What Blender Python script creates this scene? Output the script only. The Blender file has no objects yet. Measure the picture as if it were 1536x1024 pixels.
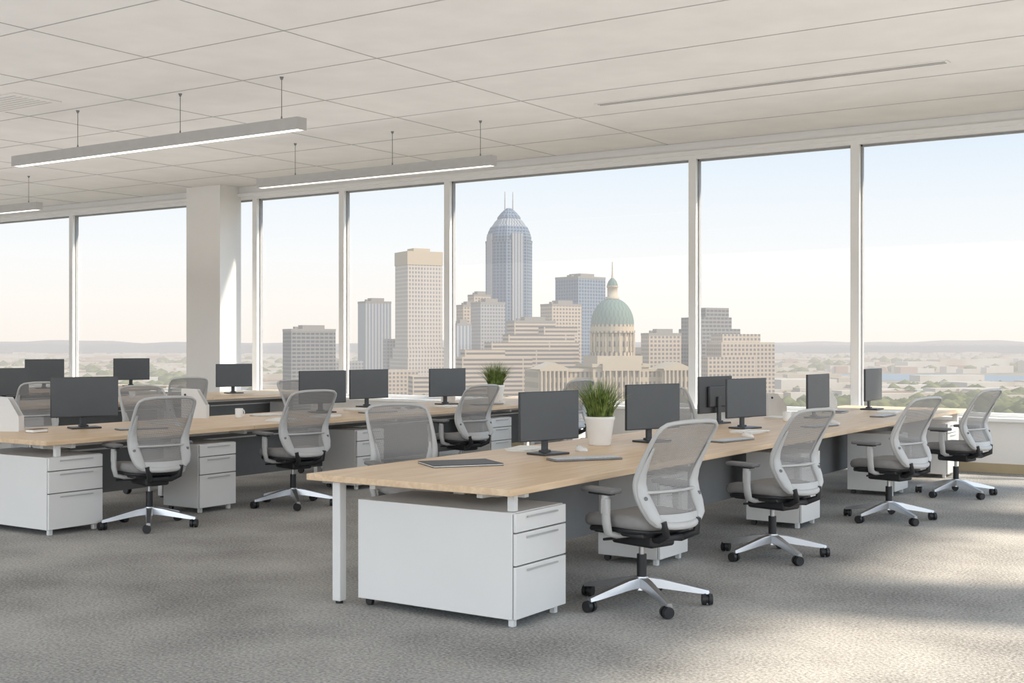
import bpy, bmesh, math, random
from mathutils import Vector, Matrix
import numpy as np
random.seed(7)
sc = bpy.context.scene
COL = sc.collection

# ------------------------------------------------------------------ helpers
def lin(c):
    r = []
    for x in c:
        x = x/255.0
        r.append(x/12.92 if x <= 0.04045 else ((x+0.055)/1.055)**2.4)
    return (r[0], r[1], r[2], 1.0)

def newmat(name):
    m = bpy.data.materials.new(name); m.use_nodes = True
    nt = m.node_tree
    return m, nt, nt.nodes['Principled BSDF'], nt.nodes['Material Output']

def pmat(name, rgb, rough=0.5, metal=0.0, var=0.03, scale=8.0, bump=0.0, bscale=200.0):
    m, nt, p, o = newmat(name)
    c = lin(rgb)
    tc = nt.nodes.new('ShaderNodeTexCoord')
    n = nt.nodes.new('ShaderNodeTexNoise'); n.inputs['Scale'].default_value = scale
    nt.links.new(tc.outputs['Object'], n.inputs['Vector'])
    r = nt.nodes.new('ShaderNodeValToRGB')
    r.color_ramp.elements[0].position = 0.3; r.color_ramp.elements[1].position = 0.7
    r.color_ramp.elements[0].color = tuple(max(0, x*(1-var)) for x in c[:3])+(1,)
    r.color_ramp.elements[1].color = tuple(min(1, x*(1+var)) for x in c[:3])+(1,)
    nt.links.new(n.outputs['Fac'], r.inputs['Fac'])
    nt.links.new(r.outputs['Color'], p.inputs['Base Color'])
    p.inputs['Roughness'].default_value = rough
    p.inputs['Metallic'].default_value = metal
    if bump > 0:
        n2 = nt.nodes.new('ShaderNodeTexNoise'); n2.inputs['Scale'].default_value = bscale
        nt.links.new(tc.outputs['Object'], n2.inputs['Vector'])
        b = nt.nodes.new('ShaderNodeBump'); b.inputs['Strength'].default_value = bump
        b.inputs['Distance'].default_value = 0.01
        nt.links.new(n2.outputs['Fac'], b.inputs['Height'])
        nt.links.new(b.outputs['Normal'], p.inputs['Normal'])
    return m

def math_node(nt, op, a, b=None, c=None):
    n = nt.nodes.new('ShaderNodeMath'); n.operation = op
    for i, x in enumerate((a, b, c)):
        if x is None: continue
        if isinstance(x, (int, float)): n.inputs[i].default_value = x
        else: nt.links.new(x, n.inputs[i])
    return n.outputs[0]

class B:
    """mesh builder: many parts -> one mesh"""
    def __init__(s):
        s.v = []; s.f = []; s.m = []; s.s = []; s.uv = []
    def add(s, vs, fs, mat=0, smooth=False, uvs=None):
        o = len(s.v)
        s.v += [tuple(x) for x in vs]
        for i, f in enumerate(fs):
            s.f.append([o+k for k in f]); s.m.append(mat); s.s.append(smooth)
            s.uv.append(uvs[i] if uvs else [(0, 0)]*len(f))
    def box(s, x0, x1, y0, y1, z0, z1, mat=0):
        vs = [(x0,y0,z0),(x1,y0,z0),(x1,y1,z0),(x0,y1,z0),(x0,y0,z1),(x1,y0,z1),(x1,y1,z1),(x0,y1,z1)]
        fs = [(0,3,2,1),(4,5,6,7),(0,1,5,4),(1,2,6,5),(2,3,7,6),(3,0,4,7)]
        dx, dy, dz = x1-x0, y1-y0, z1-z0
        q = lambda u, v: [(0,0),(u,0),(u,v),(0,v)]
        s.add(vs, fs, mat, False, [[(0,-1)]*4, [(0,-1)]*4, q(dx,dz), q(dy,dz), q(dx,dz), q(dy,dz)])
    def rbox(s, c, size, mat=0, r=0.01, seg=2, M=None, smooth=True):
        bm = bmesh.new()
        bmesh.ops.create_cube(bm, size=1.0)
        bmesh.ops.scale(bm, vec=Vector(size), verts=bm.verts)
        bmesh.ops.bevel(bm, geom=list(bm.edges), offset=r, segments=seg, profile=0.5, affect='EDGES')
        bm.verts.ensure_lookup_table(); bm.verts.index_update()
        T = Matrix.Translation(Vector(c))
        if M is not None: T = T @ M
        big = sorted([f.calc_area() for f in bm.faces])[-6] if len(bm.faces) >= 6 else 1e9
        vs = [T @ v.co for v in bm.verts]
        o = len(s.v); s.v += [tuple(x) for x in vs]
        for f in bm.faces:
            s.f.append([o+v.index for v in f.verts]); s.m.append(mat)
            s.s.append(smooth and f.calc_area() < big*0.999); s.uv.append([(0,0)]*len(f.verts))
        bm.free()
    def cyl(s, p0, p1, r0, r1=None, mat=0, n=16, cap=True, smooth=True):
        if r1 is None: r1 = r0
        p0 = Vector(p0); p1 = Vector(p1)
        d = (p1-p0).normalized()
        a = d.orthogonal().normalized(); b = d.cross(a)
        vs = []
        for p, r in ((p0, r0), (p1, r1)):
            for i in range(n):
                t = 2*math.pi*i/n
                vs.append(p + a*math.cos(t)*r + b*math.sin(t)*r)
        fs = [(i, (i+1) % n, n+(i+1) % n, n+i) for i in range(n)]
        s.add(vs, fs, mat, smooth)
        if cap:
            s.add(vs[:n], [tuple(range(n))[::-1]], mat); s.add(vs[n:], [tuple(range(n))], mat)
    def tube(s, pts, rad, mat=0, n=8, closed=False, ry=1.0, up=None):
        pts = [Vector(p) for p in pts]; N = len(pts)
        if not isinstance(rad, (list, tuple)): rad = [rad]*N
        vs = []; prev = None
        for i, p in enumerate(pts):
            if closed: t = (pts[(i+1) % N]-pts[(i-1) % N]).normalized()
            else: t = (pts[min(i+1, N-1)]-pts[max(i-1, 0)]).normalized()
            if up is not None:
                a = Vector(up); a = (a-t*a.dot(t)).normalized()
            elif prev is None: a = t.orthogonal().normalized()
            else: a = (prev-t*prev.dot(t)).normalized()
            prev = a; b = t.cross(a)
            for k in range(n):
                q = 2*math.pi*k/n
                vs.append(p + a*math.cos(q)*rad[i]*ry + b*math.sin(q)*rad[i])
        fs = []
        for i in range(N if closed else N-1):
            j = (i+1) % N
            for k in range(n):
                fs.append((i*n+k, i*n+(k+1) % n, j*n+(k+1) % n, j*n+k))
        s.add(vs, fs, mat, True)
        if not closed:
            s.add(vs[:n], [tuple(range(n))[::-1]], mat); s.add(vs[-n:], [tuple(range(n))], mat)
    def lathe(s, prof, c=(0, 0, 0), mat=0, n=24, smooth=True, uvm=False):
        vs = []; fs = []; uvs = []
        for r, z in prof:
            for i in range(n):
                t = 2*math.pi*i/n
                vs.append((c[0]+r*math.cos(t), c[1]+r*math.sin(t), c[2]+z))
        for j in range(len(prof)-1):
            for i in range(n):
                k = (i+1) % n
                fs.append((j*n+i, j*n+k, (j+1)*n+k, (j+1)*n+i))
                rr = max(prof[j][0], prof[j+1][0])
                u0 = 2*math.pi*i/n*rr; u1 = 2*math.pi*(i+1)/n*rr
                uvs.append([(u0, prof[j][1]), (u1, prof[j][1]), (u1, prof[j+1][1]), (u0, prof[j+1][1])])
        s.add(vs, fs, mat, smooth, uvs if uvm else None)
    def grid(s, fn, nu, nv, mat=0, su=1, sv=1, smooth=True):
        vs = [fn(i/nu, j/nv) for j in range(nv+1) for i in range(nu+1)]
        fs = []; uvs = []
        for j in range(nv):
            for i in range(nu):
                a = j*(nu+1)+i
                fs.append((a, a+1, a+nu+2, a+nu+1))
                uvs.append([(i/nu*su, j/nv*sv), ((i+1)/nu*su, j/nv*sv), ((i+1)/nu*su, (j+1)/nv*sv), (i/nu*su, (j+1)/nv*sv)])
        s.add(vs, fs, mat, smooth, uvs)
    def mesh(s, name, mats):
        me = bpy.data.meshes.new(name)
        me.from_pydata(s.v, [], s.f)
        for m in mats: me.materials.append(m)
        me.polygons.foreach_set('material_index', s.m)
        me.polygons.foreach_set('use_smooth', s.s)
        uvl = me.uv_layers.new(name='UVMap')
        flat = [c for f in s.uv for u in f for c in u]
        uvl.data.foreach_set('uv', flat)
        me.update()
        return me

def place(name, me, loc=(0, 0, 0), rz=0.0, scale=1.0):
    o = bpy.data.objects.new(name, me)
    o.location = loc; o.rotation_euler = (0, 0, math.radians(rz)); o.scale = (scale,)*3
    COL.objects.link(o)
    return o

def smooth_interp(xs, ys):
    def f(x):
        x = min(max(x, xs[0]), xs[-1])
        i = 0
        while i < len(xs)-2 and x > xs[i+1]: i += 1
        def sl(k):
            if k == 0: return (ys[1]-ys[0])/(xs[1]-xs[0])
            if k == len(xs)-1: return (ys[-1]-ys[-2])/(xs[-1]-xs[-2])
            return (ys[k+1]-ys[k-1])/(xs[k+1]-xs[k-1])
        h = xs[i+1]-xs[i]; t = (x-xs[i])/h
        return ((2*t**3-3*t**2+1)*ys[i] + (t**3-2*t**2+t)*h*sl(i) + (-2*t**3+3*t**2)*ys[i+1] + (t**3-t**2)*h*sl(i+1))
    return f

# ------------------------------------------------------------------ materials
M_ceiling = pmat('ceiling_tile_paint', (222, 219, 216), 0.9, 0, 0.035, 2.2, 0.15, 120)
M_grid = pmat('ceiling_grid_metal', (172, 170, 168), 0.7)
M_vent = pmat('vent_slat_paint', (196, 193, 190), 0.7)
M_wall = pmat('wall_paint', (232, 230, 227), 0.85, 0, 0.012, 2)
M_frame = pmat('window_frame_aluminium', (234, 234, 233), 0.45, 0, 0.01)
M_gasket = pmat('window_gasket', (150, 151, 153), 0.6)
M_base = pmat('baseboard_vinyl', (178, 162, 132), 0.6)
M_white = pmat('white_laminate', (222, 220, 217), 0.4, 0, 0.012, 3)
M_shadowgap = pmat('shadow_gap', (120, 119, 117), 0.7)
M_handle = pmat('cabinet_pull', (190, 189, 187), 0.35, 0.3)
M_panel = pmat('modesty_panel_fabric', (120, 120, 120), 0.9)
M_silver = pmat('polished_aluminium', (188, 188, 189), 0.32, 0.85, 0.02)
M_black = pmat('black_plastic', (36, 36, 38), 0.45)
M_plast = pmat('light_grey_plastic', (186, 185, 183), 0.4)
M_pad = pmat('armrest_pad', (116, 115, 115), 0.6)
M_seat = pmat('seat_fabric', (142, 139, 137), 0.95, 0, 0.05, 30, 0.3, 400)
M_screen = pmat('monitor_screen', (76, 80, 84), 0.35)
M_bezel = pmat('monitor_bezel', (56, 58, 61), 0.4)
M_pot = pmat('white_ceramic', (236, 235, 232), 0.35)
M_soil = pmat('soil', (62, 48, 36), 0.95)
M_paper = pmat('paper', (238, 237, 233), 0.8)
M_dark = pmat('dark_cover', (62, 64, 67), 0.5)
M_key = pmat('keyboard_keys', (205, 205, 205), 0.5)
M_kbase = pmat('keyboard_base', (120, 121, 122), 0.4, 0.2)
M_light_house = pmat('luminaire_housing', (176, 175, 174), 0.4, 0.1)
M_cable = pmat('steel_cable', (120, 120, 120), 0.5)
M_brown = pmat('brown_leather', (112, 88, 66), 0.6)

def carpet():
    m, nt, p, o = newmat('carpet_grey')
    tc = nt.nodes.new('ShaderNodeTexCoord')
    a = nt.nodes.new('ShaderNodeTexNoise'); a.inputs['Scale'].default_value = 1.1; a.inputs['Detail'].default_value = 6
    b = nt.nodes.new('ShaderNodeTexNoise'); b.inputs['Scale'].default_value = 60; b.inputs['Detail'].default_value = 4
    for n in (a, b): nt.links.new(tc.outputs['Object'], n.inputs['Vector'])
    s = math_node(nt, 'MULTIPLY', b.outputs['Fac'], 0.70)
    s2 = math_node(nt, 'MULTIPLY_ADD', a.outputs['Fac'], 0.50, s)
    r = nt.nodes.new('ShaderNodeValToRGB')
    r.color_ramp.elements[0].position = 0.42; r.color_ramp.elements[1].position = 0.78
    r.color_ramp.elements[0].color = lin((118, 117, 115)); r.color_ramp.elements[1].color = lin((192, 189, 184))
    nt.links.new(s2, r.inputs['Fac']); nt.links.new(r.outputs['Color'], p.inputs['Base Color'])
    p.inputs['Roughness'].default_value = 0.97
    p.inputs['Specular IOR Level'].default_value = 0.1
    bp = nt.nodes.new('ShaderNodeBump'); bp.inputs['Strength'].default_value = 0.5; bp.inputs['Distance'].default_value = 0.01
    nt.links.new(b.outputs['Fac'], bp.inputs['Height']); nt.links.new(bp.outputs['Normal'], p.inputs['Normal'])
    return m
M_carpet = carpet()

def wood():
    m, nt, p, o = newmat('light_oak')
    tc = nt.nodes.new('ShaderNodeTexCoord')
    mp = nt.nodes.new('ShaderNodeMapping'); mp.inputs['Scale'].default_value = (14, 0.9, 14)
    nt.links.new(tc.outputs['Object'], mp.inputs['Vector'])
    a = nt.nodes.new('ShaderNodeTexNoise'); a.inputs['Scale'].default_value = 2.0; a.inputs['Detail'].default_value = 8; a.inputs['Distortion'].default_value = 0.6
    nt.links.new(mp.outputs['Vector'], a.inputs['Vector'])
    r = nt.nodes.new('ShaderNodeValToRGB')
    r.color_ramp.elements[0].position = 0.3; r.color_ramp.elements[1].position = 0.7
    r.color_ramp.elements[0].color = lin((208, 177, 142)); r.color_ramp.elements[1].color = lin((228, 202, 170))
    nt.links.new(a.outputs['Fac'], r.inputs['Fac']); nt.links.new(r.outputs['Color'], p.inputs['Base Color'])
    p.inputs['Roughness'].default_value = 0.42
    return m
M_wood = wood()

def mesh_fabric():
    m, nt, p, o = newmat('woven_mesh_fabric')
    uv = nt.nodes.new('ShaderNodeUVMap')
    sp = nt.nodes.new('ShaderNodeSeparateXYZ'); nt.links.new(uv.outputs['UV'], sp.inputs[0])
    fu = math_node(nt, 'FRACT', math_node(nt, 'MULTIPLY', sp.outputs[0], 125.0))
    fv = math_node(nt, 'FRACT', math_node(nt, 'MULTIPLY', sp.outputs[1], 125.0))
    hu = math_node(nt, 'GREATER_THAN', fu, 0.48); hv = math_node(nt, 'GREATER_THAN', fv, 0.48)
    hole = math_node(nt, 'MULTIPLY', hu, hv)
    p.inputs['Base Color'].default_value = lin((152, 149, 147)); p.inputs['Roughness'].default_value = 0.8
    t = nt.nodes.new('ShaderNodeBsdfTransparent'); mx = nt.nodes.new('ShaderNodeMixShader')
    nt.links.new(hole, mx.inputs[0]); nt.links.new(p.outputs[0], mx.inputs[1]); nt.links.new(t.outputs[0], mx.inputs[2])
    nt.links.new(mx.outputs[0], o.inputs['Surface'])
    return m
M_mesh = mesh_fabric()

def glass():
    m, nt, p, o = newmat('window_glass')
    nt.nodes.remove(p)
    t = nt.nodes.new('ShaderNodeBsdfTransparent'); t.inputs[0].default_value = (0.985, 0.99, 0.99, 1)
    g = nt.nodes.new('ShaderNodeBsdfGlossy'); g.inputs['Roughness'].default_value = 0.02
    mx = nt.nodes.new('ShaderNodeMixShader'); mx.inputs[0].default_value = 0.02
    nt.links.new(t.outputs[0], mx.inputs[1]); nt.links.new(g.outputs[0], mx.inputs[2]); nt.links.new(mx.outputs[0], o.inputs['Surface'])
    return m
M_glass = glass()

def emit(name, rgb, st):
    m, nt, p, o = newmat(name)
    p.inputs['Base Color'].default_value = lin(rgb)
    p.inputs['Emission Color'].default_value = lin(rgb); p.inputs['Emission Strength'].default_value = st
    return m
M_led = emit('led_diffuser', (255, 250, 242), 1.6)

def leaf():
    m, nt, p, o = newmat('grass_blade')
    tc = nt.nodes.new('ShaderNodeTexCoord')
    n = nt.nodes.new('ShaderNodeTexNoise'); n.inputs['Scale'].default_value = 25
    nt.links.new(tc.outputs['Object'], n.inputs['Vector'])
    r = nt.nodes.new('ShaderNodeValToRGB')
    r.color_ramp.elements[0].position = 0.35; r.color_ramp.elements[1].position = 0.65
    r.color_ramp.elements[0].color = lin((62, 86, 36)); r.color_ramp.elements[1].color = lin((140, 160, 84))
    nt.links.new(n.outputs['Fac'], r.inputs['Fac']); nt.links.new(r.outputs['Color'], p.inputs['Base Color'])
    p.inputs['Roughness'].default_value = 0.6
    return m
M_leaf = leaf()

# ------------------------------------------------------------------ dimensions
EYE = 1.53; DESK = 0.76; CEIL = 4.24; HEAD = 4.02; SILL = 0.65; YW = 15.25
XL, XR = -27.0, 2.0
YB = -4.0

# ------------------------------------------------------------------ room shell
b = B(); b.box(XL, XR, YB, YW+0.3, -0.12, 0.0); place('floor', b.mesh('floor', [M_carpet]))
b = B(); b.box(XL, XR+0.2, YB, YW+0.3, CEIL, CEIL+0.15); place('ceiling', b.mesh('ceiling', [M_ceiling]))
b = B()
gz0, gz1 = CEIL-0.004, CEIL+0.0005
for k in range(0, 11):
    x = -7.6-1.8*k
    b.box(x-0.006, x+0.006, YB, YW-0.05, gz0, gz1)
y = 7.8-1.25*9
while y < YW-0.1:
    b.box(XL, XR, y-0.006, y+0.006, gz0, gz1); y += 1.25
place('trim_1_ceiling_grid', b.mesh('ceiling_grid', [M_grid]))

b = B()
b.box(XL, XR, YW, YW+0.3, 0, SILL-0.05)
place('wall_back', b.mesh('wall_back', [M_wall]))
b = B()
b.rbox(((XL+XR)/2, YW+0.05, SILL-0.022), (XR-XL, 0.36, 0.045), 0, 0.008)
place('trim_2_window_sill', b.mesh('window_sill', [M_frame]))
b = B(); b.box(XL, XR, YW-0.015, YW, 0, 0.11); place('baseboard_back', b.mesh('baseboard', [M_base]))
b = B()
b.box(XL, XR, YW-0.02, YW+0.3, HEAD+0.09, CEIL)
b.box(XL, XR, YW-0.07, YW+0.3, HEAD+0.05, HEAD+0.10)
b.box(XL, XR, YW+0.02, YW+0.3, HEAD, HEAD+0.05)
place('trim_3_window_header', b.mesh('window_header', [M_frame]))
b = B(); b.box(XL-0.2, XL, YB, YW+0.3, 0, CEIL); place('wall_left', b.mesh('wall_left', [M_wall]))

# mullion positions along the window wall
mull = [-26.9, -24.6, -20.6, -16.3, -15.57, -13.58, -11.42, -7.27, -5.03, -0.9, 1.9]
for i in range(len(mull)-1):
    x0, x1 = mull[i], mull[i+1]
    b = B()
    yw0, yw1 = YW+0.02, YW+0.16
    hw = 0.055
    b.box(x1-hw, x1+hw, yw0, yw1, SILL, HEAD, 0)
    if i == 0: b.box(x0-hw, x0+hw, yw0, yw1, SILL, HEAD, 0)
    # inner gasket frame
    g = 0.022
    b.box(x0+hw, x0+hw+g, yw0+0.06, yw1-0.02, SILL, HEAD, 1)
    b.box(x1-hw-g, x1-hw, yw0+0.06, yw1-0.02, SILL, HEAD, 1)
    b.box(x0+hw, x1-hw, yw0+0.06, yw1-0.02, HEAD-g, HEAD, 1)
    b.box(x0+hw, x1-hw, yw0+0.03, yw1-0.02, SILL, SILL+0.05, 0)
    b.add([(x0+hw, YW+0.12, SILL), (x1-hw, YW+0.12, SILL), (x1-hw, YW+0.12, HEAD), (x0+hw, YW+0.12, HEAD)], [(0, 1, 2, 3)], 2)
    place('window_%d' % (i+1), b.mesh('window', [M_frame, M_gasket, M_glass]))

# structural column
b = B(); b.box(-16.74, -15.90, 14.78, YW+0.02, 0, CEIL)
b.box(-16.75, -15.89, 14.77, 14.78, 0, 0.11, 1)
place('structural_column', b.mesh('structural_column', [M_wall, M_base]))

# right hand window wall (out of frame): piers between tall windows
b = B()
b.box(XR, XR+0.2, YB, YW+0.3, 0, 0.3)
b.box(XR, XR+0.2, YB, YW+0.3, 4.02, CEIL)
for (y0, y1) in [(-4, -3), (0.0, 1.2), (3.6, 5.2), (8.15, 9.45), (12.0, 13.2), (15.0, 15.5)]:
    b.box(XR, XR+0.2, y0, y1, 0.3, 4.02)
place('wall_right', b.mesh('wall_right', [M_wall]))

# ceiling diffusers
b = B()
b.box(-7.0, -3.1, 12.14, 12.26, CEIL-0.010, CEIL+0.02, 0)
b.box(-6.97, -3.13, 12.16, 12.185, CEIL-0.012, CEIL-0.009, 1)
b.box(-6.97, -3.13, 12.215, 12.24, CEIL-0.012, CEIL-0.009, 1)
place('trim_4_linear_air_diffuser', b.mesh('linear_air_diffuser', [M_ceiling, M_shadowgap]))
b = B()
b.box(-13.1, -11.9, 8.1, 8.7, CEIL-0.012, CEIL+0.02, 0)
for k in range(7):
    y = 8.17+k*0.075
    b.box(-13.0, -12.0, y, y+0.03, CEIL-0.015, CEIL-0.011, 1)
place('trim_5_ceiling_air_vent', b.mesh('ceiling_air_vent', [M_ceiling, M_vent]))

# ------------------------------------------------------------------ pendant lights
def pendant(x0, x1, y, zt=3.80):
    b = B(); h = 0.125; w = 0.13; t = 0.012
    b.box(x0, x1, y-w/2, y-w/2+t, zt-h, zt, 0); b.box(x0, x1, y+w/2-t, y+w/2, zt-h, zt, 0)
    b.box(x0, x0+t, y-w/2+t, y+w/2-t, zt-h, zt, 0); b.box(x1-t, x1, y-w/2+t, y+w/2-t, zt-h, zt, 0)
    b.box(x0+t, x1-t, y-w/2+t, y+w/2-t, zt-t, zt, 0)
    b.box(x0+t, x1-t, y-w/2+t, y+w/2-t, zt-h+0.004, zt-h+0.014, 1)
    L = x1-x0
    for f in (0.06, 0.38, 0.75) if L > 4.3 else (0.05, 0.4, 0.83):
        x = x1-L*f
        b.cyl((x, y, zt), (x, y, CEIL), 0.004, mat=2, n=6)
        b.cyl((x, y, CEIL-0.03), (x, y, CEIL), 0.010, 0.022, mat=2, n=12)
        b.cyl((x, y, zt), (x, y, zt+0.04), 0.012, 0.006, mat=2, n=8)
    place('linear_pendant_light', b.mesh('linear_pendant_light', [M_light_house, M_led, M_cable]))
pendant(-13.4, -8.66, 9.15)
pendant(-12.44, -8.49, 12.3)
pendant(-22.0, -17.4, 12.3)

# ------------------------------------------------------------------ benches
def bench(x0, x1, y0, y1, nseg, front_legs=('L',)):
    b = B(); T = 0.038
    n = nseg; L = (y1-y0)/n
    for i in range(n):
        ya = y0+i*L+(0.0015 if i else 0); yb = y0+(i+1)*L-(0.0015 if i < n-1 else 0)
        b.rbox(((x0+x1)/2, (ya+yb)/2, DESK-T/2), (x1-x0, yb-ya, T), 0, 0.004, 2)
    zt = DESK-T
    # steel under-frame
    for xx in (x0+0.34, x1-0.34):
        b.box(xx-0.02, xx+0.02, y0+0.20, y1-0.10, zt-0.05, zt, 1)
    for i in range(n+1):
        yy = min(max(y0+i*L, y0+0.10), y1-0.10)
        yr = max(yy, y0+0.34)
        b.box(x0+0.19, x1-0.12, yr-0.02, yr+0.02, zt-0.045, zt-0.001, 1)
        for xx, tag in ((x0+0.17, 'L'), (x1-0.10, 'R')):
            if i == 0 and tag not in front_legs:
                b.box(xx-0.02, xx+0.02, yy+0.05, yy+0.09, 0.622, zt, 1); continue
            if tag == 'R' and 0 < i < n: 
                continue
            b.rbox((xx, yy, zt/2+0.008), (0.060, 0.060, zt-0.016), 1, 0.006, 2)
            b.cyl((xx, yy, 0), (xx, yy, 0.018), 0.022, mat=2, n=12)
    # central cable spine + modesty panel
    xc = (x0+x1)/2
    b.box(xc-0.09, xc+0.09, y0+0.7, y1-0.3, zt-0.13, zt-0.115, 1)
    b.box(xc-0.012, xc+0.012, y0+0.72, y1-0.3, 0.20, zt-0.131, 3)
    b.box(xc-0.09, xc-0.08, y0+0.7, y1-0.3, zt-0.115, zt-0.02, 1)
    b.box(xc+0.08, xc+0.09, y0+0.7, y1-0.3, zt-0.115, zt-0.02, 3)
    place('bench_desk', b.mesh('bench_desk', [M_wood, M_white, M_black, M_panel]))

A0, A1, AY0, AY1 = -5.05, -3.60, 5.37, 14.95
B0, B1, BY0, BY1 = -9.85, -8.40, 6.00, 14.95
C0, C1, CY0, CY1 = -14.65, -13.2, 7.0, 14.7
D0, D1, DY0, DY1 = -18.9, -17.45, 8.0, 14.95
bench(A0, A1, AY0, AY1, 4)
bench(B0, B1, BY0, BY1, 4)
bench(C0, C1, CY0, CY1, 3, ('L', 'R'))
bench(D0, D1, DY0, DY1, 3, ('L', 'R'))

def pedestal(xlen, ylen, top=0.62, name='drawer_pedestal'):
    """drawers face +X; body extends toward -X; origin at floor, front lower (-Y) corner"""
    b = B(); z0 = 0.045; ft = 0.018
    b.rbox((-xlen/2-ft/2, ylen/2, (z0+top)/2), (xlen-ft, ylen, top-z0), 0, 0.004, 2)
    b.box(-ft-0.002, -ft+0.003, 0.006, ylen-0.006, z0+0.01, top-0.01, 1)
    H = top-z0
    cuts = [0.0, 0.50, 0.81, 1.0] if ylen > 0.5 else [0.0, 0.52, 0.80, 1.0]
    for i in range(3):
        a = z0+H*cuts[i]+0.004; c = z0+H*cuts[i+1]-0.004
        b.rbox((-ft/2+0.004, ylen/2, (a+c)/2), (ft, ylen-0.008, c-a), 0, 0.003, 2)
        b.box(0.0125, 0.016, ylen*0.2, ylen*0.8, c-0.030, c-0.020, 2)
    for xx in (-0.05, -xlen+0.05):
        for yy in (0.05, ylen-0.05):
            if xx > -0.1:
                b.rbox((xx, yy, 0.024), (0.035, 0.035, 0.048), 0, 0.004, 1)
            else:
                b.cyl((xx, yy-0.012, 0.024), (xx, yy+0.012, 0.024), 0.024, mat=3, n=12)
    return b.mesh(name, [M_white, M_shadowgap, M_handle, M_black])
me_big = pedestal(1.10, 0.52, name='storage_cabinet')
me_ped = pedestal(0.48, 0.44)
place('storage_cabinet', me_big, (-3.645, 5.48, 0))
place('storage_cabinet', me_big, (-8.46, 6.06, 0))
place('drawer_pedestal', me_ped, (A1-0.24, 7.55, 0))
for y in (9.72, 12.3, 14.3): place('drawer_pedestal', me_ped, (A1-0.05, y, 0))
for y in (7.62, 9.75, 12.2, 14.0): place('drawer_pedestal', me_ped, (B1-0.06, y, 0))
for y in (9.0, 11.6, 13.8): place('drawer_pedestal', me_ped, (C1-0.06, y, 0))

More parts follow.
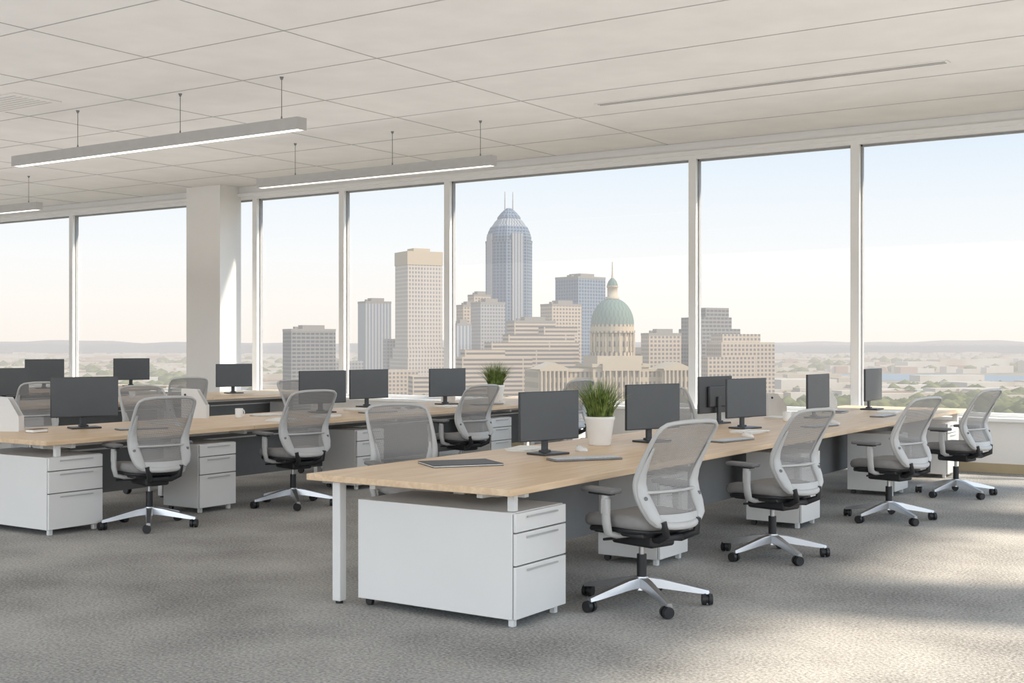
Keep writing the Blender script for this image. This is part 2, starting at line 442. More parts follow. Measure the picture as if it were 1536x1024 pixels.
# ------------------------------------------------------------------ office chair
def chair_mesh():
    b = B()
    SIL, BLK, PLA, PAD, SEA, MES = range(6)
    # 5-star base
    b.cyl((0, 0, 0.090), (0, 0, 0.165), 0.052, 0.040, mat=SIL, n=20)
    for k in range(5):
        a = math.radians(90+72*k+12)
        d = Vector((math.cos(a), math.sin(a), 0)); p = Vector((-d.y, d.x, 0))
        secs = [(0.02, 0.032, 0.105, 0.160), (0.11, 0.027, 0.098, 0.148), (0.22, 0.022, 0.082, 0.122), (0.32, 0.019, 0.068, 0.098), (0.385, 0.017, 0.062, 0.082)]
        vs = []
        for r, w, za, zb in secs:
            for sx, zz in ((-w, za), (w, za), (w*0.75, zb), (-w*0.75, zb)):
                q = d*r+p*sx; vs.append((q.x, q.y, zz))
        fs = []; ns = len(secs)
        for i in range(ns-1):
            for j in range(4):
                fs.append((i*4+j, i*4+(j+1) % 4, (i+1)*4+(j+1) % 4, (i+1)*4+j))
        fs.append(tuple(4*(ns-1)+j for j in range(4)))
        b.add(vs, fs, SIL)
        c = d*0.372
        sw = math.radians(20+70*k); e = Vector((math.cos(sw), math.sin(sw), 0)); f = Vector((-e.y, e.x, 0))
        w0 = c + e*0.012
        b.cyl((c.x, c.y, 0.045), (c.x, c.y, 0.072), 0.010, mat=BLK, n=10)
        for sgn in (-1, 1):
            p0 = w0+f*0.008*sgn; p1 = w0+f*0.030*sgn
            b.cyl((p0.x, p0.y, 0.034), (p1.x, p1.y, 0.034), 0.034, 0.031, mat=BLK, n=18)
        b.cyl((w0.x-f.x*0.012, w0.y-f.y*0.012, 0.034), (w0.x+f.x*0.012, w0.y+f.y*0.012, 0.034), 0.022, mat=BLK, n=12)
    # gas lift
    b.cyl((0, 0, 0.15), (0, 0, 0.29), 0.028, mat=BLK, n=18)
    b.cyl((0, 0, 0.28), (0, 0, 0.40), 0.016, mat=SIL, n=16)
    # mechanism
    b.rbox((0, -0.01, 0.390), (0.20, 0.32, 0.085), BLK, 0.02, 3)
    b.rbox((0, 0.0, 0.430), (0.40, 0.38, 0.028), BLK, 0.01, 2)
    b.cyl((0.08, 0.03, 0.39), (0.26, 0.05, 0.395), 0.008, mat=BLK, n=8)
    b.cyl((-0.08, 0.03, 0.39), (-0.26, 0.05, 0.395), 0.008, mat=BLK, n=8)
    # seat (superellipse loft with waterfall front)
    def seat(z0, z1, hw, hd, mat, drop=0.03, cy=0.02):
        N = 40; levels = [(0.90, 0.0), (0.975, 0.18), (1.0, 0.5), (0.985, 0.8), (0.93, 0.96), (0.80, 1.04), (0.5, 1.03), (0.2, 1.0)]
        vs = []
        for sc_, t in levels:
            for i in range(N):
                a = 2*math.pi*i/N; ca, sa = math.cos(a), math.sin(a); e = 2/4.2
                x = hw*sc_*math.copysign(abs(ca)**e, ca); y = hd*sc_*math.copysign(abs(sa)**e, sa)
                z = z0+(z1-z0)*t
                z -= drop*max(0, (y/hd))**3
                z += 0.012*(x/hw)**2
                vs.append((x*(1-0.06*max(0, -y/hd)), y+cy, z))
        fs = [(j*N+i, j*N+(i+1) % N, (j+1)*N+(i+1) % N, (j+1)*N+i) for j in range(len(levels)-1) for i in range(N)]
        fs.append(tuple((len(levels)-1)*N+i for i in range(N))); fs.append(tuple(reversed(range(N))))
        b.add(vs, fs, mat, True)
    seat(0.425, 0.462, 0.238, 0.238, BLK)
    seat(0.455, 0.530, 0.255, 0.262, SEA)
    # backrest surface
    yf = smooth_interp([0, .13, .30, .42, .60, .8, 1], [-.325, -.296, -.240, -.230, -.272, -.338, -.410])
    wf = smooth_interp([0, .05, .16, .35, .6, .8, .92, .975, 1], [.165, .196, .218, .232, .242, .243, .238, .224, .200])
    zb, zt = 0.490, 1.070
    def P(u, v, off=0.0):
        w = wf(v)
        z = zb+(zt-zb)*v
        if v > 0.85: z -= 0.014*abs(u)**3*((v-0.85)/0.15)
        if v < 0.15: z += 0.015*abs(u)**3*((0.15-v)/0.15)
        return Vector((u*w, yf(v)+0.060*u*u*(1-0.4*v)+off, z))
    b.grid(lambda s, t: P(-1+2*s, t), 14, 24, MES, 0.46, 0.6)
    loop = []; rad = []
    NV = 24
    for i in range(NV+1): loop.append(P(-1, i/NV)); rad.append(i/NV)
    for i in range(1, 10): loop.append(P(-1+2*i/10, 1)); rad.append(1)
    for i in range(NV+1): loop.append(P(1, 1-i/NV)); rad.append(1-i/NV)
    for i in range(1, 10): loop.append(P(1-2*i/10, 0)); rad.append(0)
    rf = smooth_interp([0, .2, .45, .7, 1], [.022, .028, .021, .014, .012])
    b.tube(loop, [rf(v) for v in rad], PLA, 10, True)
    # broad flank brackets that hug the lower sides
    for sg in (-1, 1):
        pts = [P(sg*0.93, v, -0.014) for v in (0.02, 0.1, 0.2, 0.3, 0.4, 0.5, 0.62, 0.75)]
        b.tube(pts, [0.024, 0.040, 0.046, 0.044, 0.036, 0.026, 0.018, 0.010], PLA, 12, False, 0.45, up=(0, 1, 0))
        q = P(sg*0.95, 0.27, -0.028)
        b.cyl(q, q+Vector((sg*0.012, -0.016, 0)), 0.011, mat=PAD, n=12)
    # lower solid apron of the back frame + lumbar bar
    b.grid(lambda s, t: P(-1+2*s, t*0.11, -0.008), 12, 3, PLA)
    b.tube([P(-1+2*i/12, 0.32, -0.020) for i in range(13)], 0.009, PLA, 8, False, 1.0)
    # uprights from mechanism to back
    for sg in (-1, 1):
        b.tube([Vector((sg*0.05, -0.10, 0.400)), Vector((sg*0.09, -0.22, 0.405)), Vector((sg*0.125, -0.30, 0.440)), P(sg*0.75, 0.04, -0.012)],
               [0.024, 0.024, 0.022, 0.018], BLK, 10)
    b.rbox((0, -0.22, 0.41), (0.20, 0.06, 0.035), BLK, 0.012, 2)
    # armrests
    for sg in (-1, 1):
        b.tube([(sg*0.10, 0.0, 0.415), (sg*0.22, -0.005, 0.420), (sg*0.285, -0.01, 0.440), (sg*0.300, -0.01, 0.50), (sg*0.300, -0.005, 0.58), (sg*0.300, 0.0, 0.655)],
               [0.018, 0.018, 0.019, 0.020, 0.019, 0.018], PLA, 10, False, 1.5, up=(0, 1, 0))
        b.rbox((sg*0.300, -0.005, 0.59), (0.036, 0.056, 0.10), PLA, 0.012, 2)
        b.rbox((sg*0.295, 0.03, 0.660), (0.060, 0.16, 0.014), BLK, 0.005, 2)
        b.rbox((sg*0.295, 0.035, 0.678), (0.090, 0.25, 0.028), PAD, 0.0125, 3)
    return b.mesh('office_chair', [M_silver, M_black, M_plast, M_pad, M_seat, M_mesh])
me_chair = chair_mesh()
def chair(x, y, rz, s=1.0): place('office_chair', me_chair, (x, y, 0), rz, s)
# bench A, near side
chair(-3.38, 6.42, 75, 1.02); chair(-3.36, 8.38, 75); chair(-3.22, 10.68, 75); chair(-3.18, 12.78, 77)
# bench A, far side
chair(-5.50, 6.95, -122); chair(-5.50, 11.45, -118); chair(-5.5, 9.1, -100); chair(-5.5, 13.6, -95)
# bench B
chair(-8.22, 6.86, 73, 1.02); chair(-8.16, 8.50, 75, 1.02); chair(-8.07, 11.06, 78); chair(-8.1, 13.2, 78)
chair(-10.25, 8.6, -110); chair(-10.25, 11.0, -95)
# bench C
chair(-12.85, 11.3, 60); chair(-12.9, 9.0, 74)

# ------------------------------------------------------------------ monitors
def monitor_mesh():
    b = B(); W, H = 0.58, 0.350; z0 = 0.100
    b.rbox((0, 0, z0+H/2), (0.022, W, H), 0, 0.005, 2)
    b.box(0.0112, 0.0122, -W/2+0.005, W/2-0.005, z0+0.010, z0+H-0.005, 1)
    b.rbox((-0.022, 0, z0+H*0.45), (0.030, 0.30, 0.20), 0, 0.012, 2)
    b.rbox((-0.045, 0, 0.13), (0.022, 0.055, 0.25), 0, 0.006, 2)
    b.rbox((-0.01, 0, 0.0075), (0.19, 0.25, 0.015), 0, 0.006, 2)
    b.rbox((-0.045, 0, 0.02), (0.05, 0.08, 0.02), 0, 0.006, 2)
    return b.mesh('computer_monitor', [M_bezel, M_screen])
me_mon = monitor_mesh()
def monitor(x, y, az, s=1.0): place('computer_monitor', me_mon, (x, y, DESK), az, s)
monitor(-4.52, 7.22, -14, 0.97); monitor(-4.42, 8.58, -18); monitor(-4.42, 10.40, -14); monitor(-4.42, 12.25, -2); monitor(-4.45, 14.15, 0, 1.05)
monitor(-4.95, 10.90, 172)
monitor(-9.38, 7.10, -22, 1.03); monitor(-9.30, 10.15, -16, 1.03); monitor(-9.68, 11.38, -12); monitor(-9.25, 12.38, -14)
monitor(-14.0, 9.4, -20); monitor(-14.0, 13.3, -22)
monitor(-18.1, 12.9, -22, 1.1); monitor(-17.85, 14.5, -24, 1.1)

# ------------------------------------------------------------------ potted grass
def plant_mesh(seed):
    rnd = random.Random(seed)
    b = B()
    b.lathe([(0.0, 0.0), (0.070, 0.0), (0.076, 0.006), (0.098, 0.165), (0.104, 0.18), (0.104, 0.196), (0.096, 0.197), (0.092, 0.17), (0.0, 0.168)], mat=0, n=32)
    b.lathe([(0.092, 0.172), (0.05, 0.176), (0.0, 0.178)], mat=1, n=20)
    for k in range(600):
        a = rnd.uniform(0, 2*math.pi); r0 = 0.085*math.sqrt(rnd.random())
        lean = rnd.uniform(0.02, 0.14)*(0.5+r0/0.085); H = rnd.uniform(0.17, 0.32)
        base = Vector((r0*math.cos(a), r0*math.sin(a), 0.17))
        a2 = a+rnd.uniform(-0.7, 0.7); d = Vector((math.cos(a2), math.sin(a2), 0)); p = Vector((-d.y, d.x, 0))
        tw = rnd.uniform(-1, 1); p = (p*math.cos(tw)+d*math.sin(tw)); w = rnd.uniform(0.0018, 0.0035)
        vs = []
        for i in range(6):
            t = i/5; c = base+d*lean*t*t+Vector((0, 0, H*(t-0.12*t*t*lean/0.1)))
            ww = w*(1-t**2*0.9); vs += [c-p*ww, c+p*ww]
        b.add(vs, [(2*i, 2*i+1, 2*i+3, 2*i+2) for i in range(5)], 2, True)
    return b.mesh('potted_grass_plant', [M_pot, M_soil, M_leaf])
me_pl = plant_mesh(3)
place('potted_grass_plant', me_pl, (-4.62, 8.10, DESK), 0, 1.10)
place('potted_grass_plant', me_pl, (-9.05, 13.15, DESK), 70, 1.15)

# ------------------------------------------------------------------ desk items
def keyboard_mesh():
    b = B(); b.rbox((0, 0, 0.007), (0.15, 0.44, 0.012), 0, 0.005, 2)
    for r in range(5):
        for c in range(15):
            if r == 0 and 4 <= c <= 9: continue
            b.box(-0.062+r*0.025, -0.062+r*0.025+0.021, -0.208+c*0.028, -0.208+c*0.028+0.024, 0.013, 0.016, 1)
    b.box(0.038-0.1, 0.059-0.1, -0.096, 0.068, 0.013, 0.016, 1)
    return b.mesh('keyboard', [M_kbase, M_key])
me_kb = keyboard_mesh()
def kb(x, y, az, s=1.0): place('keyboard', me_kb, (x, y, DESK), az, s)
kb(-4.12, 7.02, -34, 1.1); kb(-3.95, 11.0, -10); kb(-3.95, 12.9, 0); kb(-8.85, 7.3, -20); kb(-8.8, 10.5, -14); kb(-8.8, 12.6, -12); kb(-3.95, 9.0, -10)
def mouse_mesh():
    b = B()
    vs = []; N = 16; lv = [(1, 0), (1.03, .3), (.9, .7), (.6, .95), (.2, 1.02)]
    for s_, t in lv:
        for i in range(N):
            a = 2*math.pi*i/N
            vs.append((0.055*s_*math.cos(a), 0.031*s_*math.sin(a), 0.034*t*(1-0.2*math.cos(a))))
    fs = [(j*N+i, j*N+(i+1) % N, (j+1)*N+(i+1) % N, (j+1)*N+i) for j in range(4) for i in range(N)]+[tuple(4*N+i for i in range(N)), tuple(reversed(range(N)))]
    b.add(vs, fs, 0, True)
    b.box(-0.045, -0.015, -0.002, 0.002, 0.028, 0.037, 1)
    return b.mesh('computer_mouse', [M_white, M_dark])
me_ms = mouse_mesh()
for x, y in ((-4.46, 7.56), (-4.0, 9.45), (-3.95, 11.4), (-8.85, 7.72), (-8.8, 10.95), (-8.85, 13.0)): place('computer_mouse', me_ms, (x, y, DESK), -15)

def notebook(x, y, az, w=0.32, l=0.42, h=0.014, cover=None):
    b = B(); cover = cover or M_dark
    b.rbox((0, 0, 0.002), (w, l, 0.004), 0, 0.0015, 1)
    b.box(-w/2+0.005, w/2-0.005, -l/2+0.005, l/2-0.005, 0.004, h-0.003, 1)
    b.rbox((0, 0, h-0.0015), (w, l, 0.004), 0, 0.0015, 1)
    b.box(-w/2+0.02, -w/2+0.024, -l/2, l/2, h, h+0.0015, 2)
    place('notebook', b.mesh('notebook', [cover, M_paper, M_kbase]), (x, y, DESK), az)
notebook(-4.62, 6.32, -35, 0.34, 0.46)
notebook(-9.35, 8.0, -15, 0.22, 0.30, cover=M_plast); notebook(-9.05, 11.35, -15, 0.22, 0.32)
notebook(-9.3, 6.55, 5, 0.10, 0.16, 0.03, cover=M_brown); notebook(-4.6, 13.3, 5, 0.22, 0.30)

def papers(x, y, az, n=6):
    b = B(); rnd = random.Random(int(x*100+y*7))
    for i in range(n):
        M = Matrix.Rotation(rnd.uniform(-0.12, 0.12), 4, 'Z')
        b.rbox((rnd.uniform(-.006, .006), rnd.uniform(-.006, .006), 0.0015+0.003*i), (0.21, 0.297, 0.0028), 0, 0.0006, 1, M)
    place('paper_stack', b.mesh('paper_stack', [M_paper]), (x, y, DESK), az)
for x, y, az in ((-4.85, 7.45, 10), (-4.2, 9.95, -10), (-8.7, 8.9, 20), (-9.4, 9.4, 0), (-8.75, 9.6, 10), (-8.9, 11.9, -8), (-9.3, 10.75, 4), (-4.75, 12.0, 5), (-4.1, 13.6, 8), (-13.6, 10.4, 0), (-13.7, 12.0, 15), (-13.8, 8.2, 0)):
    papers(x, y, az)

def deskfile(x, y, az, w=0.26, d=0.10, h=0.30):
    """magazine file: open-topped holder with angled sides and folders inside"""
    b = B(); t = 0.006
    b.box(-d/2, d/2, -w/2, w/2, 0, t, 0)
    b.box(-d/2, d/2, -w/2, -w/2+t, t, h, 0)
    b.box(-d/2, d/2, w/2-t, w/2, t, h*0.45, 0)
    for sx in (-d/2, d/2-t):
        vs = [(sx, -w/2+t, t), (sx, w/2-t, t), (sx, w/2-t, h*0.45), (sx, w/2-0.10, h*0.98), (sx, -w/2+t, h)]
        vs += [(q[0]+t, q[1], q[2]) for q in vs]
        b.add(vs, [(0, 4, 3, 2, 1), (5, 6, 7, 8, 9), (0, 1, 6, 5), (1, 2, 7, 6), (2, 3, 8, 7), (3, 4, 9, 8), (4, 0, 5, 9)], 0)
    for k in range(4):
        xx = -d/2+t+0.006+k*(d-2*t)/4.2
        b.box(xx, xx+0.012, -w/2+t+0.002, w/2-t-0.004, t, h*0.42, 1)
    b.cyl((d/2+0.0005, -w/2+0.04, h*0.8), (d/2+0.003, -w/2+0.04, h*0.8), 0.012, mat=2, n=12)
    place('magazine_file', b.mesh('magazine_file', [M_white, M_paper, M_dark]), (x, y, DESK), az)
deskfile(-9.65, 6.5, -60); deskfile(-9.72, 8.70, -60)
deskfile(-4.93, 12.40, -50, 0.20, h=0.24); deskfile(-4.85, 13.75, -40, 0.2, h=0.26); deskfile(-9.7, 10.55, -30, 0.2, h=0.24); deskfile(-9.7, 13.0, -50, 0.18, h=0.2)

def mug(x, y, az):
    b = B(); b.lathe([(0, 0), (.036, 0), (.040, .006), (.041, .095), (.037, .095), (.036, .01), (0, .009)], mat=0, n=24)
    b.tube([(.039, 0, .075), (.060, 0, .078), (.068, 0, .055), (.060, 0, .028), (.039, 0, .025)], 0.005, 0, 8)
    place('coffee_mug', b.mesh('coffee_mug', [M_pot]), (x, y, DESK), az)
mug(-9.4, 9.0, 10); mug(-4.5, 11.6, 0); mug(-13.9, 11.3, 0)

# ------------------------------------------------------------------ the city outside
YAW = math.atan(1237/1850.0)     # direction of downtown seen from the building
def site(s, D):
    """survey frame (across, out) of downtown -> world"""
    return (math.cos(YAW)*s-math.sin(YAW)*D, math.sin(YAW)*s+math.cos(YAW)*D)
GZ = -60.0
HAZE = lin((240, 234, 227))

def finish_haze(nt, bsdf_out, out, fac, col=HAZE):  # air haze painted into the surface as a constant emission mix
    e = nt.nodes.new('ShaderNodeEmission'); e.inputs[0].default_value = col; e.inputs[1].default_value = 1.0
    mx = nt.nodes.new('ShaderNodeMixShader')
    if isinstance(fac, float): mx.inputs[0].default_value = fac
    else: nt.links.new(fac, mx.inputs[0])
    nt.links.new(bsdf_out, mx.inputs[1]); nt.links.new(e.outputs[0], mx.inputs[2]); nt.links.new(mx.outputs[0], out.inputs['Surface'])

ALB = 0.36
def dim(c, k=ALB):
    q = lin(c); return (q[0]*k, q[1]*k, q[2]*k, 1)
def facade(name, wall, win, bay=4.0, fl=4.0, fu=0.35, fv=0.4, haze=0.3):
    m, nt, p, o = newmat(name)
    uv = nt.nodes.new('ShaderNodeUVMap'); sp = nt.nodes.new('ShaderNodeSeparateXYZ'); nt.links.new(uv.outputs['UV'], sp.inputs[0])
    a = math_node(nt, 'GREATER_THAN', math_node(nt, 'FRACT', math_node(nt, 'DIVIDE', sp.outputs[0], bay)), fu)
    c = math_node(nt, 'GREATER_THAN', math_node(nt, 'FRACT', math_node(nt, 'DIVIDE', sp.outputs[1], fl)), fv)
    pos = math_node(nt, 'GREATER_THAN', sp.outputs[1], 0.01)
    w = math_node(nt, 'MULTIPLY', math_node(nt, 'MULTIPLY', a, c), pos)
    mx = nt.nodes.new('ShaderNodeMix'); mx.data_type = 'RGBA'
    nt.links.new(w, mx.inputs[0]); mx.inputs[6].default_value = dim(wall); mx.inputs[7].default_value = dim(win)
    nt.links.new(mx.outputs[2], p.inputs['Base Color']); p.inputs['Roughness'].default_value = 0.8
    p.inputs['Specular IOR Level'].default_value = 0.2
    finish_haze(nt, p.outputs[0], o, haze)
    return m
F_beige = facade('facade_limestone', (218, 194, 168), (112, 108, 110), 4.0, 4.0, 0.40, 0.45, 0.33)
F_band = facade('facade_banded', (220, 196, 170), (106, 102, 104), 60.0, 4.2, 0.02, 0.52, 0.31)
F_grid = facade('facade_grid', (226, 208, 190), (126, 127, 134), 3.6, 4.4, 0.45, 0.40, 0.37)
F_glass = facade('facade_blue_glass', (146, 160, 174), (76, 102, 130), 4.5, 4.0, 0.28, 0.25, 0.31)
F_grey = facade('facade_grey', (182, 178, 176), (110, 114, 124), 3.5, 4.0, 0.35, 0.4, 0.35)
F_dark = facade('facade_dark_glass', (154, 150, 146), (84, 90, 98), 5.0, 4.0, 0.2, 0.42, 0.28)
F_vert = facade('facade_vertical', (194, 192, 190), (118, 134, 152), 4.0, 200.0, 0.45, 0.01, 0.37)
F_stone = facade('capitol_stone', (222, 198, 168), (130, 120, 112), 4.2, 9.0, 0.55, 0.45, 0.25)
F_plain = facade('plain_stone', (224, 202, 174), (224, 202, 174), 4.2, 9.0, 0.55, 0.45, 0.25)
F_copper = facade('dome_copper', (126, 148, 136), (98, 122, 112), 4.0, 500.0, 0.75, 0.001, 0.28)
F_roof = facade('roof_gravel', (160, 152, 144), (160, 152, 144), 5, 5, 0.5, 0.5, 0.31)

def tower(parts, s, D, r, name='office_tower', mats=None):
    b = B()
    for dx, dy, w, d, z0, z1, mt in parts:
        b.box(dx-w/2, dx+w/2, dy-d/2, dy+d/2, z0, z1, mt)
    x, y = site(s, D)
    return place(name, b.mesh(name, mats), (x, y, GZ), math.degrees(YAW)+r)

def simple(s, D, wproj, h, r, ratio, mat, roof=True):
    rr = math.radians(abs(r)); a = wproj/(math.cos(rr)+ratio*math.sin(rr)); d = a*ratio
    parts = [(0, 0, a, d, 0, h, 0)]
    if roof:
        parts += [(0, 0, a*1.01, d*1.01, h-1.5, h+1.0, 1), (a*0.05, 0, a*0.5, d*0.5, h+1, h+5, 1), (-a*0.25, d*0.1, a*0.15, d*0.2, h+1, h+3.5, 1)]
    tower(parts, s, D, r, mats=[mat, F_roof])

R = 28
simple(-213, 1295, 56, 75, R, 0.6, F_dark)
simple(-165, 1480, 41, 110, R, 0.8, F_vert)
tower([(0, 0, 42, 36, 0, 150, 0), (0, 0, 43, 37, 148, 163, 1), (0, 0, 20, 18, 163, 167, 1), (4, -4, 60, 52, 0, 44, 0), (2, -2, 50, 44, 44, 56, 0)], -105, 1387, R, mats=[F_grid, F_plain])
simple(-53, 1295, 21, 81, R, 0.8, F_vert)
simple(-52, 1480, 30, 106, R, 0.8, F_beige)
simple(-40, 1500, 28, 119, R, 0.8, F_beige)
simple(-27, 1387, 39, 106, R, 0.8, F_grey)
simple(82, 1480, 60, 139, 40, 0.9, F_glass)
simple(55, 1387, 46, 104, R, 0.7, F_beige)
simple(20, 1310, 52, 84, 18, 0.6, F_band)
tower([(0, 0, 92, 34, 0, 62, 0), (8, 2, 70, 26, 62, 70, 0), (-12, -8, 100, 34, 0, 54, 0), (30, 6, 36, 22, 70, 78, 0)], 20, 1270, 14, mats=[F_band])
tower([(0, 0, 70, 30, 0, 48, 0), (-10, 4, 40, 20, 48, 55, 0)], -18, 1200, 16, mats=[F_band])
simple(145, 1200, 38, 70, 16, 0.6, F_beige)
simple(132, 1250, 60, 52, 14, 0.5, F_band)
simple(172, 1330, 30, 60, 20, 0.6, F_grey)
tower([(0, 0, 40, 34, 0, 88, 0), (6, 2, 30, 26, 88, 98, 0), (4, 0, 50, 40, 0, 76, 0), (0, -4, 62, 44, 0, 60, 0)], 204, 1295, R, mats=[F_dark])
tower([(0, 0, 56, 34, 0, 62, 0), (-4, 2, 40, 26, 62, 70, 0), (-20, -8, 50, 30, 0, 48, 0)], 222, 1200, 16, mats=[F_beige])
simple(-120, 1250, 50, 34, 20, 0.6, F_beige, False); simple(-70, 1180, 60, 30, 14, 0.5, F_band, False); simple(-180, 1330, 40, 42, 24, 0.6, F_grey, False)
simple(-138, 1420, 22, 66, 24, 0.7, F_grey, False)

# tall tower with stepped curved crown and twin spires
def loft(b, levels, mat=0, ch=0.22):
    def ring(hw, z):
        c = hw*ch*2
        return [(-hw+c, -hw), (hw-c, -hw), (hw, -hw+c), (hw, hw-c), (hw-c, hw), (-hw+c, hw), (-hw, hw-c), (-hw, -hw+c)]
    vs = []; fs = []; uvs = []
    for hw, z in levels: vs += [(x, y, z) for x, y in ring(hw, z)]
    for j in range(len(levels)-1):
        rg = ring(levels[j][0], 0); u = 0
        for i in range(8):
            k = (i+1) % 8; l = math.hypot(rg[k][0]-rg[i][0], rg[k][1]-rg[i][1])
            fs.append((j*8+i, j*8+k, (j+1)*8+k, (j+1)*8+i))
            uvs.append([(u, levels[j][1]), (u+l, levels[j][1]), (u+l, levels[j+1][1]), (u, levels[j+1][1])]); u += l
    fs.append(tuple((len(levels)-1)*8+i for i in range(8))); uvs.append([(0, -1)]*8)
    b.add(vs, fs, mat, False, uvs)
b = B()
loft(b, [(26, 0), (26, 188)], 0)
loft(b, [(26.3, 188), (26.3, 191), (25, 191), (25, 196), (23, 203), (20.5, 209)], 0)
loft(b, [(21.2, 205), (21.2, 207), (18.5, 211), (15.5, 216), (12, 220)], 1)
loft(b, [(13, 219), (13, 221), (9.5, 226), (6, 230), (2.5, 233)], 0)
for sx in (-5.5, 5.5):
    b.cyl((sx, 0, 226), (sx, 0, 240), 0.9, 0.7, 2, 8); b.cyl((sx, 0, 240), (sx, 0, 254), 0.7, 0.4, 2, 6)
for sx, sy, w in ((0, -26.4, 14), (0, 26.4, 14), (-26.4, 0, 14), (26.4, 0, 14)):
    if sx == 0: b.box(-w/2, w/2, sy-1, sy+1, 0, 199, 1)
    else: b.box(sx-1, sx+1, -w/2, w/2, 0, 199, 1)
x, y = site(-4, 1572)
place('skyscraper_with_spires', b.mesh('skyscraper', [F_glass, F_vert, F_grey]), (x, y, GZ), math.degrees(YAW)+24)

# domed capitol
b = B()
b.box(-74, 62, -14, 18, 0, 36, 0); b.box(-75, 63, -15, 19, 36, 38.5, 1)
b.box(-26, 26, -22, 26, 0, 40, 0); b.box(-27, 27, -23, 27, 40, 43, 1)
b.box(-76, -48, -22, 24, 0, 38, 0); b.box(38, 66, -22, 24, 0, 38, 0)
def pediment(xc, hw, yf_, z0, h):
    vs = [(xc-hw, yf_, z0), (xc+hw, yf_, z0), (xc, yf_, z0+h), (xc-hw, yf_+30, z0), (xc+hw, yf_+30, z0), (xc, yf_+30, z0+h)]
    b.add(vs, [(0, 1, 2), (3, 5, 4), (0, 2, 5, 3), (1, 4, 5, 2), (0, 3, 4, 1)], 1, False, [[(0, -1)]*3]*2+[[(0, -1)]*4]*3)
pediment(0, 20, -25, 43, 7); pediment(-62, 15, -25, 38.5, 6); pediment(52, 15, -25, 38.5, 6)
for xc, hw in ((0, 18), (-62, 13), (52, 13)):
    b.box(xc-hw, xc+hw, -25, -22, 37, 43 if xc == 0 else 38.5, 1); b.box(xc-hw, xc+hw, -26, -22, 0, 12, 1)
    for i in range(7):
        xx = xc-hw+1.5+i*(2*hw-3)/6
        b.cyl((xx, -24.2, 12), (xx, -24.2, 37), 1.1, 0.95, 1, 10)
b.box(-21, 21, -19, 23, 43, 50, 1)
b.lathe([(20.5, 50), (20.5, 53), (18.5, 53), (18.5, 70), (20.6, 70.5), (20.6, 73), (19.5, 73), (19.5, 78)], (0, 2, 0), 0, 32, False, True)
for i in range(20):
    a = 2*math.pi*i/20
    b.cyl((19.7*math.cos(a), 2+19.7*math.sin(a), 53), (19.7*math.cos(a), 2+19.7*math.sin(a), 70), 0.8, 0.7, 1, 8)
dp = [(19.5, 78)]+[(19.5*math.cos(t), 78+24*math.sin(t)) for t in [math.radians(8*k) for k in range(1, 10)]]
b.lathe(dp, (0, 2, 0), 2, 32, True, True)
b.lathe([(6.2, 101), (6.2, 103), (4.6, 103), (4.6, 111), (5.4, 111.5), (5.0, 113), (3.6, 117), (1.2, 119.5), (0.6, 124), (0.45, 134), (0, 135)], (0, 2, 0), 1, 16, True, False)
b.lathe([(5.1, 113), (3.7, 117), (1.3, 119.8)], (0, 2, 0), 2, 16, True, True)
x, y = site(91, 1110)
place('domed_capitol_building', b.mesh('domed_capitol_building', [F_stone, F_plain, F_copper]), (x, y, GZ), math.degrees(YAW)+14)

# ground with distance haze
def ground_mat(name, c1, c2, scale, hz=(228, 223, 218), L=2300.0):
    m, nt, p, o = newmat(name)
    g = nt.nodes.new('ShaderNodeNewGeometry')
    n = nt.nodes.new('ShaderNodeTexNoise'); n.inputs['Scale'].default_value = scale; n.inputs['Detail'].default_value = 6
    nt.links.new(g.outputs['Position'], n.inputs['Vector'])
    r = nt.nodes.new('ShaderNodeValToRGB'); r.color_ramp.elements[0].position = 0.4; r.color_ramp.elements[1].position = 0.62
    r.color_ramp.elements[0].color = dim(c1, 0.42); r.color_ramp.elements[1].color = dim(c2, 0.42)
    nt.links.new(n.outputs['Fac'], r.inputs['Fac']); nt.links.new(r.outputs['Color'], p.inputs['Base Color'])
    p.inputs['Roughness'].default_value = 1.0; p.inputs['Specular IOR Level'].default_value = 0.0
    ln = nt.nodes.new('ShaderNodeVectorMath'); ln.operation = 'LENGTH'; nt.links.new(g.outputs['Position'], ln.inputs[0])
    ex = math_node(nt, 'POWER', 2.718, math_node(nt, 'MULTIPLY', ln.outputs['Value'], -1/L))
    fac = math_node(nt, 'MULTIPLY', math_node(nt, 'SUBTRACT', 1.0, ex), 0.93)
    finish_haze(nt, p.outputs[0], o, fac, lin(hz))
    return m
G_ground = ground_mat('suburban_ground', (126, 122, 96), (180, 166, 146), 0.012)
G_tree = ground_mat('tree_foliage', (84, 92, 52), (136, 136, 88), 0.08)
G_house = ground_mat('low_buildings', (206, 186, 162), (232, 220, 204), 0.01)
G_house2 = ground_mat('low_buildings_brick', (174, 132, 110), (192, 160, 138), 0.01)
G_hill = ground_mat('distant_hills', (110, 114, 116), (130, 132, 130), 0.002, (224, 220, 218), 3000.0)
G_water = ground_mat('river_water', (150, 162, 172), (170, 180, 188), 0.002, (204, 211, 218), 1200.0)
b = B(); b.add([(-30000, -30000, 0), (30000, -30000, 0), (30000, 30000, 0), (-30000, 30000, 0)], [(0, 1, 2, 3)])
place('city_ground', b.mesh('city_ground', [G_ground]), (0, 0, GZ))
# river
b = B(); pts = []
for i in range(24):
    t = i/23; s = 520+t*620; D = 2120+60*math.sin(t*5); w = 20+190*math.sin(math.pi*min(1, t*1.1+0.05))**0.6 if t*1.1+0.05 < 1 else 20
    p0 = site(s, D-w); p1 = site(s, D+w*1.2); pts += [(p0[0], p0[1], 0), (p1[0], p1[1], 0)]
b.add(pts, [(2*i, 2*i+2, 2*i+3, 2*i+1) for i in range(23)])
place('river', b.mesh('river', [G_water]), (0, 0, GZ+0.4))
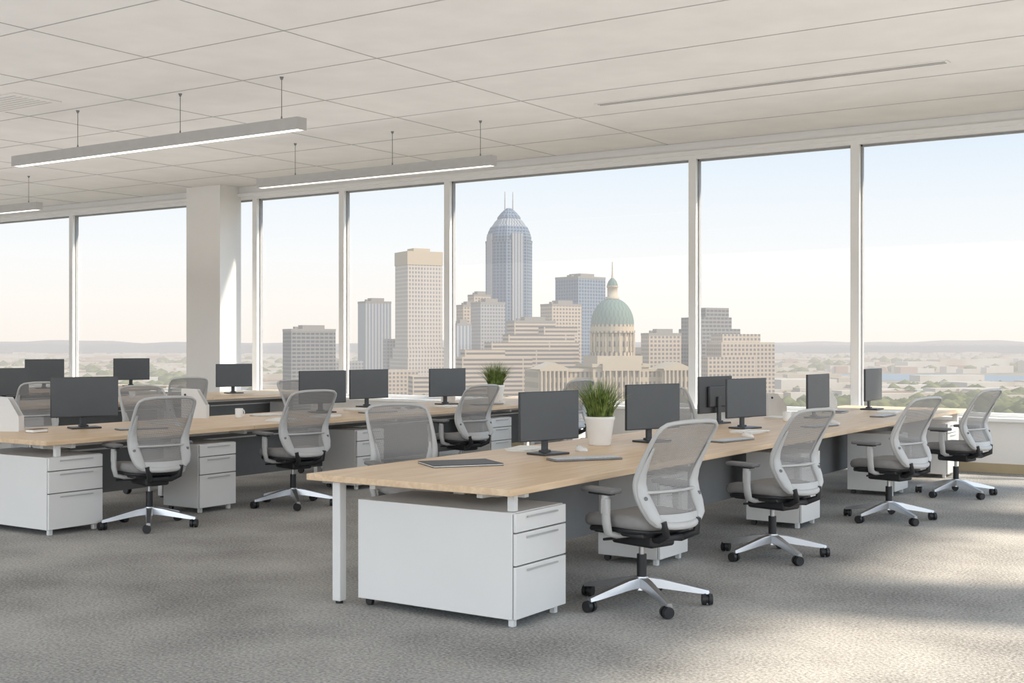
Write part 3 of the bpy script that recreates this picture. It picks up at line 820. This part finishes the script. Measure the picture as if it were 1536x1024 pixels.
# trees
ico = bmesh.new(); bmesh.ops.create_icosphere(ico, subdivisions=1, radius=1.0); ico.verts.index_update()
iv = [v.co.copy() for v in ico.verts]; jf = [[v.index for v in f.verts] for f in ico.faces]; ico.free()
b = B(); rnd = random.Random(11)
def clear_view(t, D): return 0.25 < t < 0.5 and 1480 < D < 2480
def tree(s, D, r):
    x, y = site(s, D); h = rnd.uniform(0.65, 0.9)
    b.add([(x+v.x*r*rnd.uniform(.8, 1.2), y+v.y*r*rnd.uniform(.8, 1.2), max(0, r*h*0.75+v.z*r*h*rnd.uniform(.85, 1.15))) for v in iv], jf, 0, True)
for k in range(7000):
    D = 820*math.exp(rnd.random()*1.75); t = rnd.uniform(-0.5, 0.52); s = t*D
    if clear_view(t, D): continue
    if rnd.random() < (D-1500)/2600: continue
    if math.sin(s*0.013+1)+math.cos(D*0.011+s*0.004) < -0.3+rnd.uniform(-.4, .4): continue
    if -260 < s < 270 and 1060 < D < 1620: continue
    tree(s, D, rnd.uniform(5, 10)*(1+D/4000))
for k in range(900):
    D = rnd.uniform(1000, 1350); t = rnd.uniform(0.215, 0.52)
    if rnd.random() < (D-1000)/450: continue
    if t*D < 275: continue
    tree(t*D, D, rnd.uniform(6, 10))
for k in range(160):
    D = rnd.uniform(1010, 1065); s = rnd.uniform(-260, 260)
    tree(s, D, rnd.uniform(5, 9))
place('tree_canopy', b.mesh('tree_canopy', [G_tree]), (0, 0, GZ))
# low buildings
b = B()
def lowrise(s, D, w, d, h, mt):
    x, y = site(s, D)
    a = YAW+math.radians(15); ca, sa = math.cos(a), math.sin(a)
    vs = [(x+ca*px-sa*py, y+sa*px+ca*py, z) for z in (0, h) for px, py in ((-w/2, -d/2), (w/2, -d/2), (w/2, d/2), (-w/2, d/2))]
    b.add(vs, [(0, 3, 2, 1), (4, 5, 6, 7), (0, 1, 5, 4), (1, 2, 6, 5), (2, 3, 7, 6), (3, 0, 4, 7)], mt)
for k in range(2800):
    D = 1150*math.exp(rnd.random()*1.7); t = rnd.uniform(-0.5, 0.52); s = t*D
    if clear_view(t, D) and (D > 1750 or rnd.random() < 0.5): continue
    if -250 < s < 270 and D < 1650: continue
    w = rnd.uniform(14, 60); d = rnd.uniform(12, 26); h = rnd.uniform(6, 15)
    if rnd.random() < 0.10: w *= 2.4; h *= 1.3
    lowrise(s, D, w, d, h, 0 if rnd.random() < .8 else 1)
for s, D, w, h in ((860, 2600, 90, 22), (980, 2650, 170, 26), (1130, 2600, 110, 24), (1240, 2700, 160, 30), (330, 1420, 70, 20), (430, 1400, 90, 14), (520, 1380, 60, 18)):
    lowrise(s, D, w, 50, h, 0)
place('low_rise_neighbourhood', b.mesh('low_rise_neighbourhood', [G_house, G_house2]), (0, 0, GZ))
# far hills
b = B()
for (D0_, amp, ph) in ((7000, 26, 0.0), (11000, 50, 2.0)):
    N = 160; vs = []
    for i in range(N+1):
        t = -0.7+1.4*i/N; x, y = site(t*D0_, D0_)
        h = 42+amp*(0.5+0.3*math.sin(t*17+ph)+0.2*math.sin(t*43+ph*2)+0.08*math.sin(t*131))
        x2, y2 = site(t*(D0_+1500), D0_+1500)
        vs += [(x, y, 0), (x, y, h*0.75), (x2, y2, h)]
    fs = []
    for i in range(N):
        fs += [(3*i, 3*i+3, 3*i+4, 3*i+1), (3*i+1, 3*i+4, 3*i+5, 3*i+2)]
    b.add(vs, fs, 0, True)
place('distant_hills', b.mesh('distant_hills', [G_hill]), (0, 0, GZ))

# ------------------------------------------------------------------ sky + sun
w = bpy.data.worlds.new('sky'); sc.world = w; w.use_nodes = True
nt = w.node_tree; bg = nt.nodes['Background']
tc = nt.nodes.new('ShaderNodeTexCoord'); sp = nt.nodes.new('ShaderNodeSeparateXYZ'); nt.links.new(tc.outputs['Generated'], sp.inputs[0])
rp = nt.nodes.new('ShaderNodeValToRGB'); cr = rp.color_ramp
cr.elements[0].position = 0.0; cr.elements[0].color = lin((243, 236, 228))
cr.elements[1].position = 1.0; cr.elements[1].color = lin((160, 196, 234))
for pos, c in ((0.03, (246, 241, 235)), (0.07, (242, 243, 243)), (0.12, (231, 238, 244)), (0.18, (211, 227, 242)), (0.4, (190, 214, 238))):
    e = cr.elements.new(pos); e.color = lin(c)
nt.links.new(sp.outputs[2], rp.inputs['Fac'])
# the sky is brighter on the sun's side
dt = nt.nodes.new('ShaderNodeVectorMath'); dt.operation = 'DOT_PRODUCT'
nt.links.new(tc.outputs['Generated'], dt.inputs[0]); dt.inputs[1].default_value = (math.cos(math.radians(-40)), math.sin(math.radians(-40)), 0.35)
mr = nt.nodes.new('ShaderNodeMapRange'); mr.interpolation_type = 'SMOOTHSTEP'
mr.inputs['From Min'].default_value = -0.45; mr.inputs['From Max'].default_value = 0.5
mr.inputs['To Min'].default_value = 1.12; mr.inputs['To Max'].default_value = 3.9
nt.links.new(dt.outputs['Value'], mr.inputs['Value'])
nt.links.new(rp.outputs['Color'], bg.inputs['Color']); nt.links.new(mr.outputs[0], bg.inputs['Strength'])

sl = bpy.data.lights.new('sun', 'SUN'); sl.energy = 8.2; sl.color = (1.0, 0.88, 0.72); sl.angle = math.radians(5.0)
so = bpy.data.objects.new('sun', sl); COL.objects.link(so)
el, az = math.radians(39), math.radians(18)
sd = Vector((math.cos(el)*math.cos(az), math.cos(el)*math.sin(az), math.sin(el)))
so.rotation_euler = sd.to_track_quat('Z', 'Y').to_euler(); so.location = (20, 5, 30)

# added fill: unseen upward area light to brighten the ceiling, no fixture
def fill_light(x, y, z, sx, sy, watts):
    l = bpy.data.lights.new('ceiling_fill', 'AREA'); l.shape = 'RECTANGLE'; l.size = sx; l.size_y = sy
    l.energy = watts; l.color = (1.0, 0.982, 0.962)
    o = bpy.data.objects.new('ceiling_fill', l); COL.objects.link(o)
    o.location = (x, y, z); o.rotation_euler = (math.pi, 0, 0)
fill_light(-12.5, 4.8, 2.6, 28.0, 17.6, 840)

# ------------------------------------------------------------------ camera
cd = bpy.data.cameras.new('camera'); cd.sensor_width = 36.0; cd.lens = 1850/1536*36.0
cd.shift_y = 2/1536.0; cd.clip_start = 0.05; cd.clip_end = 60000
co = bpy.data.objects.new('camera', cd); COL.objects.link(co)
co.location = (0, 0, EYE); co.rotation_euler = (math.radians(90), 0, YAW)
sc.camera = co
sc.view_settings.view_transform = 'Standard'
sc.view_settings.look = 'None'
